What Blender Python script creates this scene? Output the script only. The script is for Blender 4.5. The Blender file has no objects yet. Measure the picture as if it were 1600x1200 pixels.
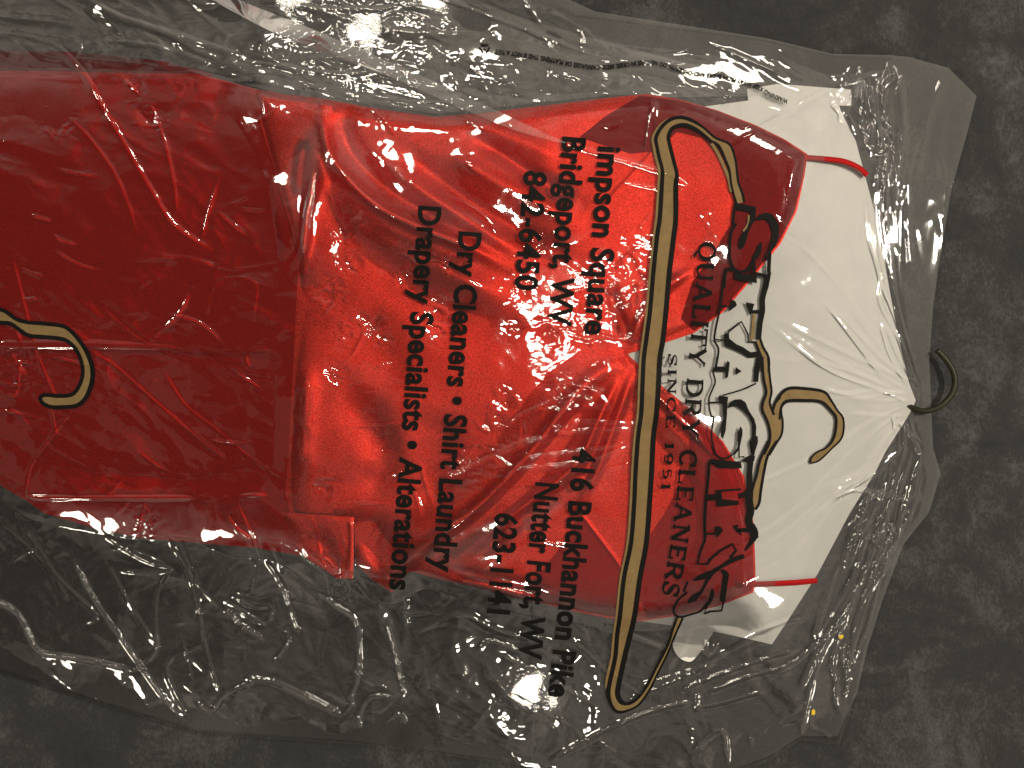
import bpy, bmesh, math
import numpy as np
from mathutils import Vector

# ------------------------------------------------------------------ frame of reference
# plan coordinates (u right, v down) in half-millimetres on the table; z is in the same unit
S = 0.0005
H = 0.64                      # camera height above the blanket
def P(u, v, z):
    k = 1.0 - np.asarray(z) * S / H
    return (np.asarray(u) - 800.0) * S * k, (600.0 - np.asarray(v)) * S * k, np.asarray(z) * S

scene = bpy.context.scene
COL = scene.collection

# ------------------------------------------------------------------ camera, world, lamps, exposure
cam_d = bpy.data.cameras.new('camera')
cam_d.sensor_width = 36.0
cam_d.lens = 36.0 * H / (1600 * S)
cam_d.clip_start = 0.02
cam_d.clip_end = 50
cam = bpy.data.objects.new('camera', cam_d)
cam.location = (0, 0, H)
COL.objects.link(cam)
scene.camera = cam

w = bpy.data.worlds.new('World')
scene.world = w
w.use_nodes = True
wt = w.node_tree
SIDE_GLOW = 0.52
bg = wt.nodes['Background']
def wmath(op, a, b=None, c=None):
    n = wt.nodes.new('ShaderNodeMath'); n.operation = op
    for k_, q in enumerate((a, b, c)):
        if q is None: continue
        if hasattr(q, 'is_output'): wt.links.new(q, n.inputs[k_])
        else: n.inputs[k_].default_value = q
    return n.outputs[0]
def wstep(x, lo, hi):
    n = wt.nodes.new('ShaderNodeMapRange'); n.interpolation_type = 'SMOOTHSTEP'
    n.inputs['From Min'].default_value = lo; n.inputs['From Max'].default_value = hi
    wt.links.new(x, n.inputs['Value'])
    return n.outputs[0]
wc = wt.nodes.new('ShaderNodeTexCoord')
wx = wt.nodes.new('ShaderNodeSeparateXYZ')
wt.links.new(wc.outputs['Generated'], wx.inputs[0])
zc = wmath('MAXIMUM', wx.outputs['Z'], 0.05)
px_ = wmath('DIVIDE', wx.outputs['X'], zc); py_ = wmath('DIVIDE', wx.outputs['Y'], zc)
# unseen room glow, shaped for film reflections: dim overhead and left, paler elsewhere
room = wmath('MAXIMUM', wstep(wmath('ABSOLUTE', py_), 0.16, 0.75), wstep(px_, 0.30, 1.2))
wn = wt.nodes.new('ShaderNodeTexNoise'); wn.inputs['Scale'].default_value = 4.0; wn.inputs['Detail'].default_value = 2.0
wt.links.new(wc.outputs['Generated'], wn.inputs['Vector'])
walls = wmath('MULTIPLY', room, wstep(wn.outputs['Fac'], 0.28, 0.64))
wv = wt.nodes.new('ShaderNodeTexVoronoi'); wv.inputs['Scale'].default_value = 6.0
wt.links.new(wc.outputs['Generated'], wv.inputs['Vector'])
wsep = wt.nodes.new('ShaderNodeSeparateColor'); wt.links.new(wv.outputs['Color'], wsep.inputs[0])
patch = wstep(wsep.outputs[0], 0.52, 0.60)  # bright patches added for the film to mirror
tot = wmath('ADD', wmath('MULTIPLY', walls, SIDE_GLOW), wmath('MULTIPLY', patch, 0.11))
wmix = wt.nodes.new('ShaderNodeMix'); wmix.data_type = 'RGBA'; wmix.blend_type = 'MULTIPLY'; wmix.inputs[0].default_value = 1.0
wmix.inputs[6].default_value = (1.0, 0.86, 0.72, 1)
wt.links.new(tot, wmix.inputs[7])
wt.links.new(wmix.outputs[2], bg.inputs['Color'])
bg.inputs['Strength'].default_value = 1.0

def lamp(name, loc, target, size, watts, col=(1.0, 0.91, 0.76)):
    l = bpy.data.lights.new(name, 'AREA')
    l.shape = 'DISK'; l.size = size; l.energy = watts; l.color = col
    o = bpy.data.objects.new(name, l)
    o.location = loc
    o.rotation_euler = (Vector(target) - Vector(loc)).to_track_quat('-Z', 'Y').to_euler()
    COL.objects.link(o)
    return o
for loc, size, watts in [((0.92, 0.36, 1.36), 0.12, 15.5),
                         ((0.10, 0.18, 1.75), 0.09, 1.15), ((0.22, 0.24, 1.75), 0.09, 1.15), ((0.06, 0.31, 1.75), 0.09, 1.15),
                         ((-0.38, 0.92, 1.50), 0.09, 1.0), ((-0.20, 1.04, 1.50), 0.09, 1.0), ((-0.58, 1.02, 1.50), 0.09, 1.0),
                         ((0.05, -0.80, 1.50), 0.09, 1.3),
                         ((0.60, 1.05, 1.30), 0.22, 2.4), ((-1.30, -1.10, 1.30), 0.24, 3.0), ((1.25, -1.00, 1.15), 0.20, 2.4), ((-1.5, 0.6, 1.2), 0.20, 2.2)]:  # this row: unseen lamps added for more glints on the film
    lamp('unseen_lamp', loc, (0, 0, 0), size, watts)

scene.view_settings.view_transform = 'Standard'
scene.view_settings.look = 'None'
scene.view_settings.exposure = 0.0
scene.view_settings.gamma = 1.0
scene.view_settings.use_curve_mapping = False
cy = scene.cycles
cy.max_bounces = 10
cy.diffuse_bounces = 3
cy.glossy_bounces = 4
cy.transparent_max_bounces = 24
cy.caustics_reflective = False
cy.caustics_refractive = False
cy.sample_clamp_indirect = 4.0
cy.use_denoising = True

# ------------------------------------------------------------------ helpers: materials
def new_mat(name):
    m = bpy.data.materials.new(name)
    m.use_nodes = True
    nt = m.node_tree
    nt.nodes.clear()
    out = nt.nodes.new('ShaderNodeOutputMaterial')
    return m, nt, out
def N(nt, kind, **kw):
    n = nt.nodes.new(kind)
    for k, v in kw.items():
        if k.startswith('i_'):
            n.inputs[k[2:].replace('_', ' ')].default_value = v
        else:
            setattr(n, k, v)
    return n
def noise_node(nt, scale, detail=4, rough=0.55, dist=0.0, vec=None):
    n = N(nt, 'ShaderNodeTexNoise')
    n.inputs['Scale'].default_value = scale
    n.inputs['Detail'].default_value = detail
    n.inputs['Roughness'].default_value = rough
    n.inputs['Distortion'].default_value = dist
    if vec is not None:
        nt.links.new(vec, n.inputs['Vector'])
    return n
def ramp(nt, fac, stops):
    r = N(nt, 'ShaderNodeValToRGB')
    el = r.color_ramp.elements
    while len(el) < len(stops):
        el.new(0.5)
    for e, (p, c) in zip(el, stops):
        e.position = p
        e.color = (c[0], c[1], c[2], 1) if hasattr(c, '__len__') else (c, c, c, 1)
    nt.links.new(fac, r.inputs['Fac'])
    return r

def satin_mat(name, base, metallic, rough, grain):
    m, nt, out = new_mat(name)
    tc = N(nt, 'ShaderNodeTexCoord')
    b = N(nt, 'ShaderNodeBsdfPrincipled')
    fine = noise_node(nt, 900, 2, 0.7, 0, tc.outputs['Object'])
    big = noise_node(nt, 14, 3, 0.5, 0, tc.outputs['Object'])
    c1 = ramp(nt, fine.outputs['Fac'], [(0.25, [x * (1 - grain) for x in base]), (0.75, [min(1, x * (1 + grain)) for x in base])])
    nt.links.new(c1.outputs['Color'], b.inputs['Base Color'])
    r1 = N(nt, 'ShaderNodeMapRange')
    r1.inputs['To Min'].default_value = rough - 0.05
    r1.inputs['To Max'].default_value = rough + 0.07
    nt.links.new(big.outputs['Fac'], r1.inputs['Value'])
    nt.links.new(r1.outputs[0], b.inputs['Roughness'])
    b.inputs['Metallic'].default_value = metallic
    b.inputs['Specular IOR Level'].default_value = 0.08
    b.inputs['Specular Tint'].default_value = (1, 0.2, 0.15, 1)
    bp = N(nt, 'ShaderNodeBump')
    bp.inputs['Strength'].default_value = 0.35
    bp.inputs['Distance'].default_value = 0.0006
    weave = noise_node(nt, 1500, 2, 0.6, 0, tc.outputs['Object'])
    nt.links.new(weave.outputs['Fac'], bp.inputs['Height'])
    nt.links.new(bp.outputs['Normal'], b.inputs['Normal'])
    nt.links.new(b.outputs[0], out.inputs[0])
    return m
M = {}
M['satin'] = satin_mat('red_satin', (0.92, 0.042, 0.026), 0.74, 0.49, 0.6)
M['satin_shaded'] = satin_mat('red_satin_shaded', (0.60, 0.010, 0.006), 0.0, 0.62, 0.3)  # skirt is the same satin; its turn from the light is painted darker

M['shade_underskirt'] = satin_mat('red_shade_underskirt', (0.20, 0.007, 0.008), 0.3, 0.55, 0.3)  # underskirt red; on the upper cup it paints satin out of the highlight
M['shade_strap'] = satin_mat('red_shade_strap', (0.36, 0.013, 0.014), 0.3, 0.55, 0.3)  # strap red; on the lower panels it paints satin in shade

def carpet_mat():
    m, nt, out = new_mat('grey_plush')
    tc = N(nt, 'ShaderNodeTexCoord')
    V = tc.outputs['Object']
    b = N(nt, 'ShaderNodeBsdfPrincipled')
    n1 = noise_node(nt, 12, 6, 0.66, 0.8, V)
    n2 = noise_node(nt, 75, 5, 0.7, 0.9, V)
    mp = N(nt, 'ShaderNodeMapping')
    mp.inputs['Rotation'].default_value = (0, 0, 1.1)
    mp.inputs['Scale'].default_value = (1, 0.7, 1)
    nt.links.new(V, mp.inputs['Vector'])
    n3 = noise_node(nt, 480, 5, 0.8, 0.5, mp.outputs[0])
    mx = N(nt, 'ShaderNodeMix', data_type='RGBA', blend_type='MIX')
    mx.inputs[0].default_value = 0.30
    nt.links.new(n1.outputs['Fac'], mx.inputs[6]); nt.links.new(n2.outputs['Fac'], mx.inputs[7])
    mx2 = N(nt, 'ShaderNodeMix', data_type='RGBA', blend_type='MIX')
    mx2.inputs[0].default_value = 0.34
    nt.links.new(mx.outputs[2], mx2.inputs[6]); nt.links.new(n3.outputs['Fac'], mx2.inputs[7])
    r = ramp(nt, mx2.outputs[2], [(0.26, (0.016, 0.0162, 0.0168)), (0.50, (0.038, 0.0385, 0.039)), (0.78, (0.16, 0.159, 0.156))])
    nt.links.new(r.outputs['Color'], b.inputs['Base Color'])
    b.inputs['Roughness'].default_value = 0.95
    b.inputs['Specular IOR Level'].default_value = 0.1
    b.inputs['Sheen Weight'].default_value = 0.15
    b.inputs['Sheen Roughness'].default_value = 0.5
    bp = N(nt, 'ShaderNodeBump')
    bp.inputs['Strength'].default_value = 0.8
    bp.inputs['Distance'].default_value = 0.002
    nt.links.new(mx2.outputs[2], bp.inputs['Height'])
    nt.links.new(bp.outputs['Normal'], b.inputs['Normal'])
    nt.links.new(b.outputs[0], out.inputs[0])
    return m
M['carpet'] = carpet_mat()

def film_mat(name, haze, refl):
    m, nt, out = new_mat(name)
    tr = N(nt, 'ShaderNodeBsdfTransparent')
    tr.inputs['Color'].default_value = (0.995, 0.995, 0.995, 1)
    gl = N(nt, 'ShaderNodeBsdfGlossy')
    gl.inputs['Color'].default_value = (1, 1, 1, 1)
    gl.inputs['Roughness'].default_value = 0.045
    df = N(nt, 'ShaderNodeBsdfDiffuse')
    df.inputs['Color'].default_value = (0.80, 0.77, 0.74, 1)
    fr = N(nt, 'ShaderNodeFresnel'); fr.inputs['IOR'].default_value = 1.5
    mul = N(nt, 'ShaderNodeMath', operation='MULTIPLY', use_clamp=True)
    mul.inputs[1].default_value = refl
    nt.links.new(fr.outputs[0], mul.inputs[0])
    m1 = N(nt, 'ShaderNodeMixShader'); m1.inputs[0].default_value = haze
    nt.links.new(tr.outputs[0], m1.inputs[1]); nt.links.new(df.outputs[0], m1.inputs[2])
    m2 = N(nt, 'ShaderNodeMixShader')
    nt.links.new(mul.outputs[0], m2.inputs[0])
    nt.links.new(m1.outputs[0], m2.inputs[1]); nt.links.new(gl.outputs[0], m2.inputs[2])
    nt.links.new(m2.outputs[0], out.inputs[0])
    return m
M['film'] = film_mat('clear_film', 0.012, 2.4)
M['film_back'] = film_mat('clear_film_back', 0.085, 1.0)
M['film_gusset'] = film_mat('clear_film_gusset', 0.13, 1.4)

M['film_pleat'] = film_mat('clear_film_pleat', 0.15, 1.8)
def plain(name, col, rough=0.5, spec=0.5, metallic=0.0, var=0.0, scale=200):
    m, nt, out = new_mat(name)
    b = N(nt, 'ShaderNodeBsdfPrincipled')
    b.inputs['Roughness'].default_value = rough
    b.inputs['Specular IOR Level'].default_value = spec
    b.inputs['Metallic'].default_value = metallic
    if var:
        tc = N(nt, 'ShaderNodeTexCoord')
        n = noise_node(nt, scale, 4, 0.6, 0, tc.outputs['Object'])
        r = ramp(nt, n.outputs['Fac'], [(0.3, [x * (1 - var) for x in col]), (0.7, [min(1, x * (1 + var)) for x in col])])
        nt.links.new(r.outputs['Color'], b.inputs['Base Color'])
    else:
        b.inputs['Base Color'].default_value = (*col, 1)
    nt.links.new(b.outputs[0], out.inputs[0])
    return m
M['paper'] = plain('white_card', (0.82, 0.80, 0.755), 0.7, 0.25, 0, 0.03, 60)
M['ink'] = plain('black_ink', (0.007, 0.0065, 0.006), 0.6, 0.08)
M['gold'] = plain('gold_ink', (0.205, 0.137, 0.056), 0.55, 0.15, 0.0, 0.12, 120)
M['wire'] = plain('olive_wire', (0.020, 0.019, 0.006), 0.45, 0.4, 0.3, 0.2, 300)
M['yellow'] = plain('yellow_scrap', (0.75, 0.5, 0.02), 0.6)

# ------------------------------------------------------------------ helpers: fields on a plan grid
U0, U1, V0, V1, ST = -120, 1700, -120, 1320, 1.5
gu = np.arange(U0, U1 + 1, ST, dtype=np.float32)
gv = np.arange(V0, V1 + 1, ST, dtype=np.float32)
GU, GV = np.meshgrid(gu, gv)
SHP = GU.shape

def perlin(x, y, seed):
    rng = np.random.RandomState(seed)
    perm = rng.rand(256, 256).astype(np.float32) * 2 * np.pi
    xi = np.floor(x).astype(np.int32); yi = np.floor(y).astype(np.int32)
    xf = x - xi; yf = y - yi
    def g(ix, iy, fx, fy):
        a = perm[ix & 255, iy & 255]
        return np.cos(a) * fx + np.sin(a) * fy
    sx = xf * xf * xf * (xf * (xf * 6 - 15) + 10); sy = yf * yf * yf * (yf * (yf * 6 - 15) + 10)
    a = g(xi, yi, xf, yf); b = g(xi + 1, yi, xf - 1, yf)
    c = g(xi, yi + 1, xf, yf - 1); d = g(xi + 1, yi + 1, xf - 1, yf - 1)
    return (a + (b - a) * sx) * (1 - sy) + (c + (d - c) * sx) * sy
def fbm(size, seed, octs=4, rot=0.0, stretch=1.0):
    c, s = math.cos(rot), math.sin(rot)
    X = (GU * c + GV * s) / size / stretch; Y = (-GU * s + GV * c) / size
    out = 0; a = 1.0
    for i in range(octs):
        out = out + a * perlin(X * 2 ** i + 7.3 * i, Y * 2 ** i - 3.1 * i, seed + i)
        a *= 0.5
    return out
def ridged(size, seed, octs=3, rot=0.0, stretch=1.0, warp=0.6):
    c, s = math.cos(rot), math.sin(rot)
    X = (GU * c + GV * s) / size / stretch; Y = (-GU * s + GV * c) / size
    wx = perlin(X * 0.9 + 31, Y * 0.9, seed + 90); wy = perlin(X * 0.9, Y * 0.9 + 17, seed + 91)
    X = X + warp * wx; Y = Y + warp * wy
    out = 0; a = 1.0
    for i in range(octs):
        n = perlin(X * 1.9 ** i + 5.7 * i, Y * 1.9 ** i + 2.3 * i, seed + i)
        out = out - a * np.abs(n)
        a *= 0.5
    return out
def blur(A, r):
    k = max(1, int(round(r / ST)))
    for _ in range(3):
        for ax in (0, 1):
            p = np.pad(A, [(k + 1, k) if i == ax else (0, 0) for i in (0, 1)], mode='edge')
            cs = np.cumsum(p, axis=ax, dtype=np.float64)
            n = A.shape[ax]
            hi = np.take(cs, np.arange(2 * k + 1, 2 * k + 1 + n), axis=ax)
            lo = np.take(cs, np.arange(0, n), axis=ax)
            A = ((hi - lo) / (2 * k + 1)).astype(np.float32)
    return A
def smooth_poly(pts, n=4, closed=True):
    p = np.array(pts, dtype=np.float64)
    out = []
    m = len(p)
    rngm = m if closed else m - 1
    for i in range(rngm):
        if closed:
            a, b, c, d = p[(i - 1) % m], p[i], p[(i + 1) % m], p[(i + 2) % m]
        else:
            a, b, c, d = p[max(i - 1, 0)], p[i], p[i + 1], p[min(i + 2, m - 1)]
        for k in range(n):
            t = k / n
            out.append(0.5 * ((2 * b) + (-a + c) * t + (2 * a - 5 * b + 4 * c - d) * t * t + (-a + 3 * b - 3 * c + d) * t ** 3))
    if not closed:
        out.append(p[-1])
    return np.array(out)
def inside(poly, X, Y):
    p = np.asarray(poly)
    r = np.zeros(X.shape, bool)
    q = np.roll(p, -1, axis=0)
    for (x0, y0), (x1, y1) in zip(p, q):
        if y0 == y1: continue
        cond = ((Y >= min(y0, y1)) & (Y < max(y0, y1)))
        xs = x0 + (Y - y0) * (x1 - x0) / (y1 - y0)
        r ^= cond & (X < xs)
    return r
def near(poly, X, Y, closed=True):
    """distance, nearest point, fraction along"""
    p = np.asarray(poly, dtype=np.float64)
    q = np.roll(p, -1, axis=0) if closed else p[1:]
    if not closed: p = p[:-1]
    seg = np.hypot(q[:, 0] - p[:, 0], q[:, 1] - p[:, 1])
    cum = np.concatenate([[0], np.cumsum(seg)]); tot = cum[-1]
    best = np.full(X.shape, 1e9, np.float32); bx = np.zeros(X.shape, np.float32); by = bx.copy(); bt = bx.copy(); sg = bx.copy()
    for i in range(len(p)):
        dx, dy = q[i] - p[i]
        L2 = dx * dx + dy * dy
        if L2 < 1e-9: continue
        t = np.clip(((X - p[i, 0]) * dx + (Y - p[i, 1]) * dy) / L2, 0, 1)
        nx = p[i, 0] + t * dx; ny = p[i, 1] + t * dy
        d = np.hypot(X - nx, Y - ny)
        m = d < best
        best[m] = d[m]; bx[m] = nx[m]; by[m] = ny[m]; bt[m] = ((cum[i] + t * seg[i]) / tot)[m]
        sg[m] = np.sign((X - p[i, 0]) * dy - (Y - p[i, 1]) * dx)[m]
    return best, bx, by, bt, sg
def upsample(A, f):
    ii = np.clip(np.arange(SHP[0]) / f, 0, A.shape[0] - 1); jj = np.clip(np.arange(SHP[1]) / f, 0, A.shape[1] - 1)
    i0 = np.minimum(ii.astype(int), A.shape[0] - 2); j0 = np.minimum(jj.astype(int), A.shape[1] - 2)
    fi = (ii - i0)[:, None]; fj = (jj - j0)[None, :]
    a = A[i0][:, j0]; b = A[i0][:, j0 + 1]; c = A[i0 + 1][:, j0]; d = A[i0 + 1][:, j0 + 1]
    return ((a * (1 - fj) + b * fj) * (1 - fi) + (c * (1 - fj) + d * fj) * fi).astype(np.float32)
def sdf(poly):
    f = 4
    X, Y = GU[::f, ::f], GV[::f, ::f]
    d = near(poly, X, Y)[0]
    d = np.where(inside(poly, X, Y), d, -d)
    return upsample(d, f)
def window(pts, pad):
    p = np.asarray(pts)
    i0 = max(0, int((p[:, 1].min() - pad - V0) / ST)); i1 = min(SHP[0], int((p[:, 1].max() + pad - V0) / ST) + 2)
    j0 = max(0, int((p[:, 0].min() - pad - U0) / ST)); j1 = min(SHP[1], int((p[:, 0].max() + pad - U0) / ST) + 2)
    return slice(i0, max(i0, i1)), slice(j0, max(j0, j1))
def ridge(A, pts, h, w, cusp=True, taper=0.12, side=0.0, smooth=True):
    """raise a fold along a line; side>0 makes one flank steeper"""
    pts = smooth_poly(pts, 4, closed=False) if smooth and len(pts) > 2 else np.array(pts, float)
    sl = window(pts, w * 5)
    X, Y = GU[sl], GV[sl]
    if X.size == 0: return
    d, _, _, t, sg = near(pts, X, Y, closed=False)
    ww = w * np.where(sg > 0, 1 - side, 1 + side)
    prof = np.exp(-d / ww) if cusp else np.exp(-(d / ww) ** 2)
    if taper > 0:
        tp = np.clip(np.minimum(t, 1 - t) / taper, 0, 1)
        tp = tp * tp * (3 - 2 * tp)
        # the end caps fall off as well
        prof = prof * (0.15 + 0.85 * tp)
    A[sl] += h * prof
def sample(A, u, v):
    x = np.clip((np.asarray(u) - U0) / ST, 0, SHP[1] - 1.001); y = np.clip((np.asarray(v) - V0) / ST, 0, SHP[0] - 1.001)
    i = y.astype(int); j = x.astype(int); fy = y - i; fx = x - j
    return (A[i, j] * (1 - fx) + A[i, j + 1] * fx) * (1 - fy) + (A[i + 1, j] * (1 - fx) + A[i + 1, j + 1] * fx) * fy
def smst(x, a, b):
    t = np.clip((x - a) / (b - a), 0, 1)
    return t * t * (3 - 2 * t)

def link_mesh(name, verts, faces, mat, parent=None, smooth=True):
    me = bpy.data.meshes.new(name)
    verts = np.asarray(verts, np.float32); faces = np.asarray(faces, np.int32)
    k = faces.shape[1]
    me.vertices.add(len(verts)); me.vertices.foreach_set('co', verts.ravel())
    me.loops.add(faces.size); me.loops.foreach_set('vertex_index', faces.ravel())
    me.polygons.add(len(faces))
    me.polygons.foreach_set('loop_start', np.arange(0, faces.size, k, dtype=np.int32))
    me.polygons.foreach_set('use_smooth', np.full(len(faces), smooth))
    me.update(calc_edges=True)
    me.materials.append(mat)
    o = bpy.data.objects.new(name, me)
    COL.objects.link(o)
    if parent: o.parent = parent
    return o
def sheet(name, poly, Z, mat, parent=None, hole=None, step=1):
    """height-field sheet with a clean outline"""
    X, Y, A = GU[::step, ::step], GV[::step, ::step], Z[::step, ::step]
    ins = inside(poly, X, Y)
    if hole is not None:
        ins &= ~inside(hole, X, Y)
    keep = ins[:-1, :-1] | ins[1:, :-1] | ins[:-1, 1:] | ins[1:, 1:]
    idx = np.arange(X.size).reshape(X.shape)
    q = np.stack([idx[:-1, :-1][keep], idx[1:, :-1][keep], idx[1:, 1:][keep], idx[:-1, 1:][keep]], 1)
    used = np.unique(q)
    remap = np.full(X.size, -1); remap[used] = np.arange(len(used))
    u = X.ravel()[used].astype(np.float64); v = Y.ravel()[used].astype(np.float64)
    o = ~ins.ravel()[used]
    if o.any():
        _, bx, by, _, _ = near(poly, u[o], v[o])
        if hole is not None:
            d1 = np.hypot(bx - u[o], by - v[o])
            d2, hx, hy, _, _ = near(hole, u[o], v[o])
            m = d2 < d1
            bx[m] = hx[m]; by[m] = hy[m]
        u[o] = bx; v[o] = by
    z = sample(Z, u, v)
    return link_mesh(name, np.stack(P(u, v, z), 1), remap[q], mat, parent)

def along(path, s):
    p = np.asarray(path, float)
    seg = np.hypot(*np.diff(p, axis=0).T); cum = np.concatenate([[0], np.cumsum(seg)])
    s = s * cum[-1]
    return np.interp(s, cum, p[:, 0]), np.interp(s, cum, p[:, 1])
def tag(o, label, cat, group=None, kind=None):
    o['label'] = label; o['category'] = cat
    if group: o['group'] = group
    if kind: o['kind'] = kind
    return o
def empty(name, u, v, z):
    e = bpy.data.objects.new(name, None)
    e.empty_display_size = 0.02
    COL.objects.link(e)
    return e

# ------------------------------------------------------------------ the blanket everything lies on
cz = 1.6 * fbm(90, 11, 3) + 1.0 * fbm(14, 15, 2)
cu = np.concatenate([np.linspace(-6000, -200, 30), np.arange(-112, 1700, 4), np.linspace(1760, 7600, 30)])
cv = np.concatenate([np.linspace(-6000, -200, 30), np.arange(-112, 1310, 4), np.linspace(1360, 7200, 30)])
CU, CV = np.meshgrid(cu, cv)
CZ = sample(cz, CU, CV) - 3.0
ci = np.arange(CU.size).reshape(CU.shape)
cf = np.stack([ci[:-1, :-1].ravel(), ci[1:, :-1].ravel(), ci[1:, 1:].ravel(), ci[:-1, 1:].ravel()], 1)
blanket = link_mesh('ground', np.stack([(CU.ravel() - 800) * S, (600 - CV.ravel()) * S, CZ.ravel() * S], 1), cf, M['carpet'])
blanket['kind'] = 'structure'

# ------------------------------------------------------------------ outlines
PAPER = [(960, 230), (1060, 172), (1170, 157), (1235, 150), (1303, 147), (1317, 180), (1337, 220), (1353, 280), (1367, 333), (1384, 420), (1403, 525),
         (1420, 597), (1431, 626), (1423, 643), (1411, 663), (1384, 705), (1368, 737), (1326, 805), (1278, 896), (1232, 968), (1206, 1007),
         (1150, 994), (1108, 985), (1010, 972), (955, 960), (940, 700), (940, 500)]
PAPER_TAB = [(1050, 960), (1051, 985), (1052, 1012), (1062, 1028), (1078, 1034), (1090, 1024), (1104, 1004), (1114, 975)]
SKIRT = [(-110, 118), (0, 108), (120, 110), (300, 112), (400, 139), (470, 152), (520, 300), (520, 700), (470, 868), (400, 856), (330, 850), (220, 841),
         (150, 826), (70, 802), (45, 785), (0, 758), (-110, 700)]
BODICE = [(398, 139), (440, 147), (500, 153), (590, 170), (680, 183), (760, 176), (850, 165), (960, 152), (1010, 147), (1060, 155), (1120, 172), (1180, 195),
          (1225, 217), (1262, 241), (1257, 275), (1245, 330), (1220, 380), (1180, 430), (1130, 488), (1085, 520), (1040, 535), (980, 553),
          (1028, 598), (1080, 640), (1130, 690), (1163, 745), (1178, 820), (1181, 905), (1177, 926), (1120, 948), (1060, 962), (1000, 971), (950, 966),
          (900, 956), (860, 946), (800, 932), (740, 916), (690, 906), (640, 892), (612, 926), (600, 918), (578, 903), (556, 880), (553, 812), (480, 811), (454, 804),
          (446, 770), (452, 690), (456, 610), (461, 520), (464, 450), (467, 400), (430, 270), (404, 180)]
SIDE = [(440, 800), (553, 808), (553, 880), (551, 905), (528, 904), (500, 886), (478, 872), (462, 850)]
BAG = [(-110, -110), (800, -110), (840, -12), (900, 22), (1050, 42), (1200, 62), (1300, 86), (1392, 89), (1415, 120), (1422, 230), (1408, 330), (1406, 420),
       (1420, 520), (1438, 590), (1441, 622), (1436, 655), (1444, 700), (1448, 750), (1437, 800), (1405, 850), (1376, 930), (1352, 1010), (1338, 1080),
       (1312, 1164), (1250, 1157), (1205, 1188), (1130, 1215), (1000, 1230), (850, 1202), (690, 1180), (560, 1164), (420, 1155), (303, 1145), (150, 1100), (0, 1052), (-110, 1015)]
BACK = [(-110, -110), (820, -110), (860, -14), (930, 18), (1060, 38), (1200, 60), (1300, 84), (1390, 86), (1420, 89), (1482, 106), (1526, 150), (1512, 205), (1488, 290), (1480, 335), (1466, 420),
        (1458, 480), (1452, 560), (1455, 640), (1458, 700), (1470, 740), (1452, 800), (1412, 850), (1380, 935), (1356, 1010), (1340, 1080), (1308, 1150), (1250, 1150), (1200, 1182), (1130, 1208), (1000, 1222),
        (850, 1196), (690, 1174), (560, 1158), (420, 1148), (303, 1137), (150, 1092), (0, 1044), (-110, 1010)]
P_PAPER = np.array(PAPER, float)
P_SKIRT = np.array(SKIRT, float)
P_BOD = np.array(BODICE, float)
P_BAG = np.array(BAG, float)
P_BACK = np.array(BACK, float)

# ------------------------------------------------------------------ paper hanger cover
d_pap = sdf(P_PAPER)
Zpap = 9 + 14 * np.exp(-((GU - 1200) / 140) ** 2) + 1.2 * fbm(160, 21, 2)
Zpap = 3 + (Zpap - 3) * smst(d_pap, -15, 120)
Zpap = np.maximum(Zpap, 17 * np.exp(-((GU - 1000) / 60) ** 2 - ((GV - 555) / 60) ** 2))
cover = empty('paper_cover', 1100, 600, 0)
tag(cover, 'white paper hanger cover showing at the neckline inside the plastic bag', 'paper cover')
sheet('cover_panel', P_PAPER, Zpap, M['paper'], cover)
sheet('cover_flap', smooth_poly(PAPER_TAB, 4), np.maximum(Zpap, 0) * 0 + 5 + 0.5 * fbm(60, 5, 2), M['paper'], cover)
sheet('cover_flap', np.array([(1167, 139), (1215, 131), (1330, 140), (1330, 165), (1170, 165)], float), np.zeros(SHP, np.float32) + 3.5, M['paper'], cover)

# ------------------------------------------------------------------ dress
d_sk = sdf(P_SKIRT)
Zsk = 7 + 11 * smst(GU, 300, 450) * smst(GV, 380, 470) + 7 * (1 - np.exp(-np.maximum(d_sk, 0) / 14)) + 2.0 * fbm(180, 31, 3)
for pts, h, w_, c in [
    ([(-60, 780), (60, 778), (200, 778), (330, 777), (452, 772)], 7, 9, False),
    ([(-50, 556), (100, 553), (250, 556), (380, 560), (460, 565)], -4, 7, False),
    ([(-50, 540), (100, 540), (300, 545), (450, 548)], 4, 14, False),
    ([(352, 780), (356, 805), (372, 828), (395, 846)], 7, 7, False),
    ([(375, 785), (395, 815), (420, 838), (440, 846)], -4, 6, False),
    ([(405, 790), (440, 815), (462, 836)], 3, 7, False),
    ([(398, 140), (410, 200), (428, 280), (447, 340), (464, 410)], 6, 5, False)]:
    ridge(Zsk, pts, h, w_, cusp=c)
Zsk = np.maximum(Zsk - 6 * (1 - smst(d_sk, 0, 10)), 1.5)

d_bo = sdf(P_BOD)
Zbo = 14 + 6 * (1 - np.exp(-np.maximum(d_bo, 0) / 12)) + 3.0 * fbm(170, 41, 3) + 0.5 * fbm(40, 45, 2)
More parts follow.
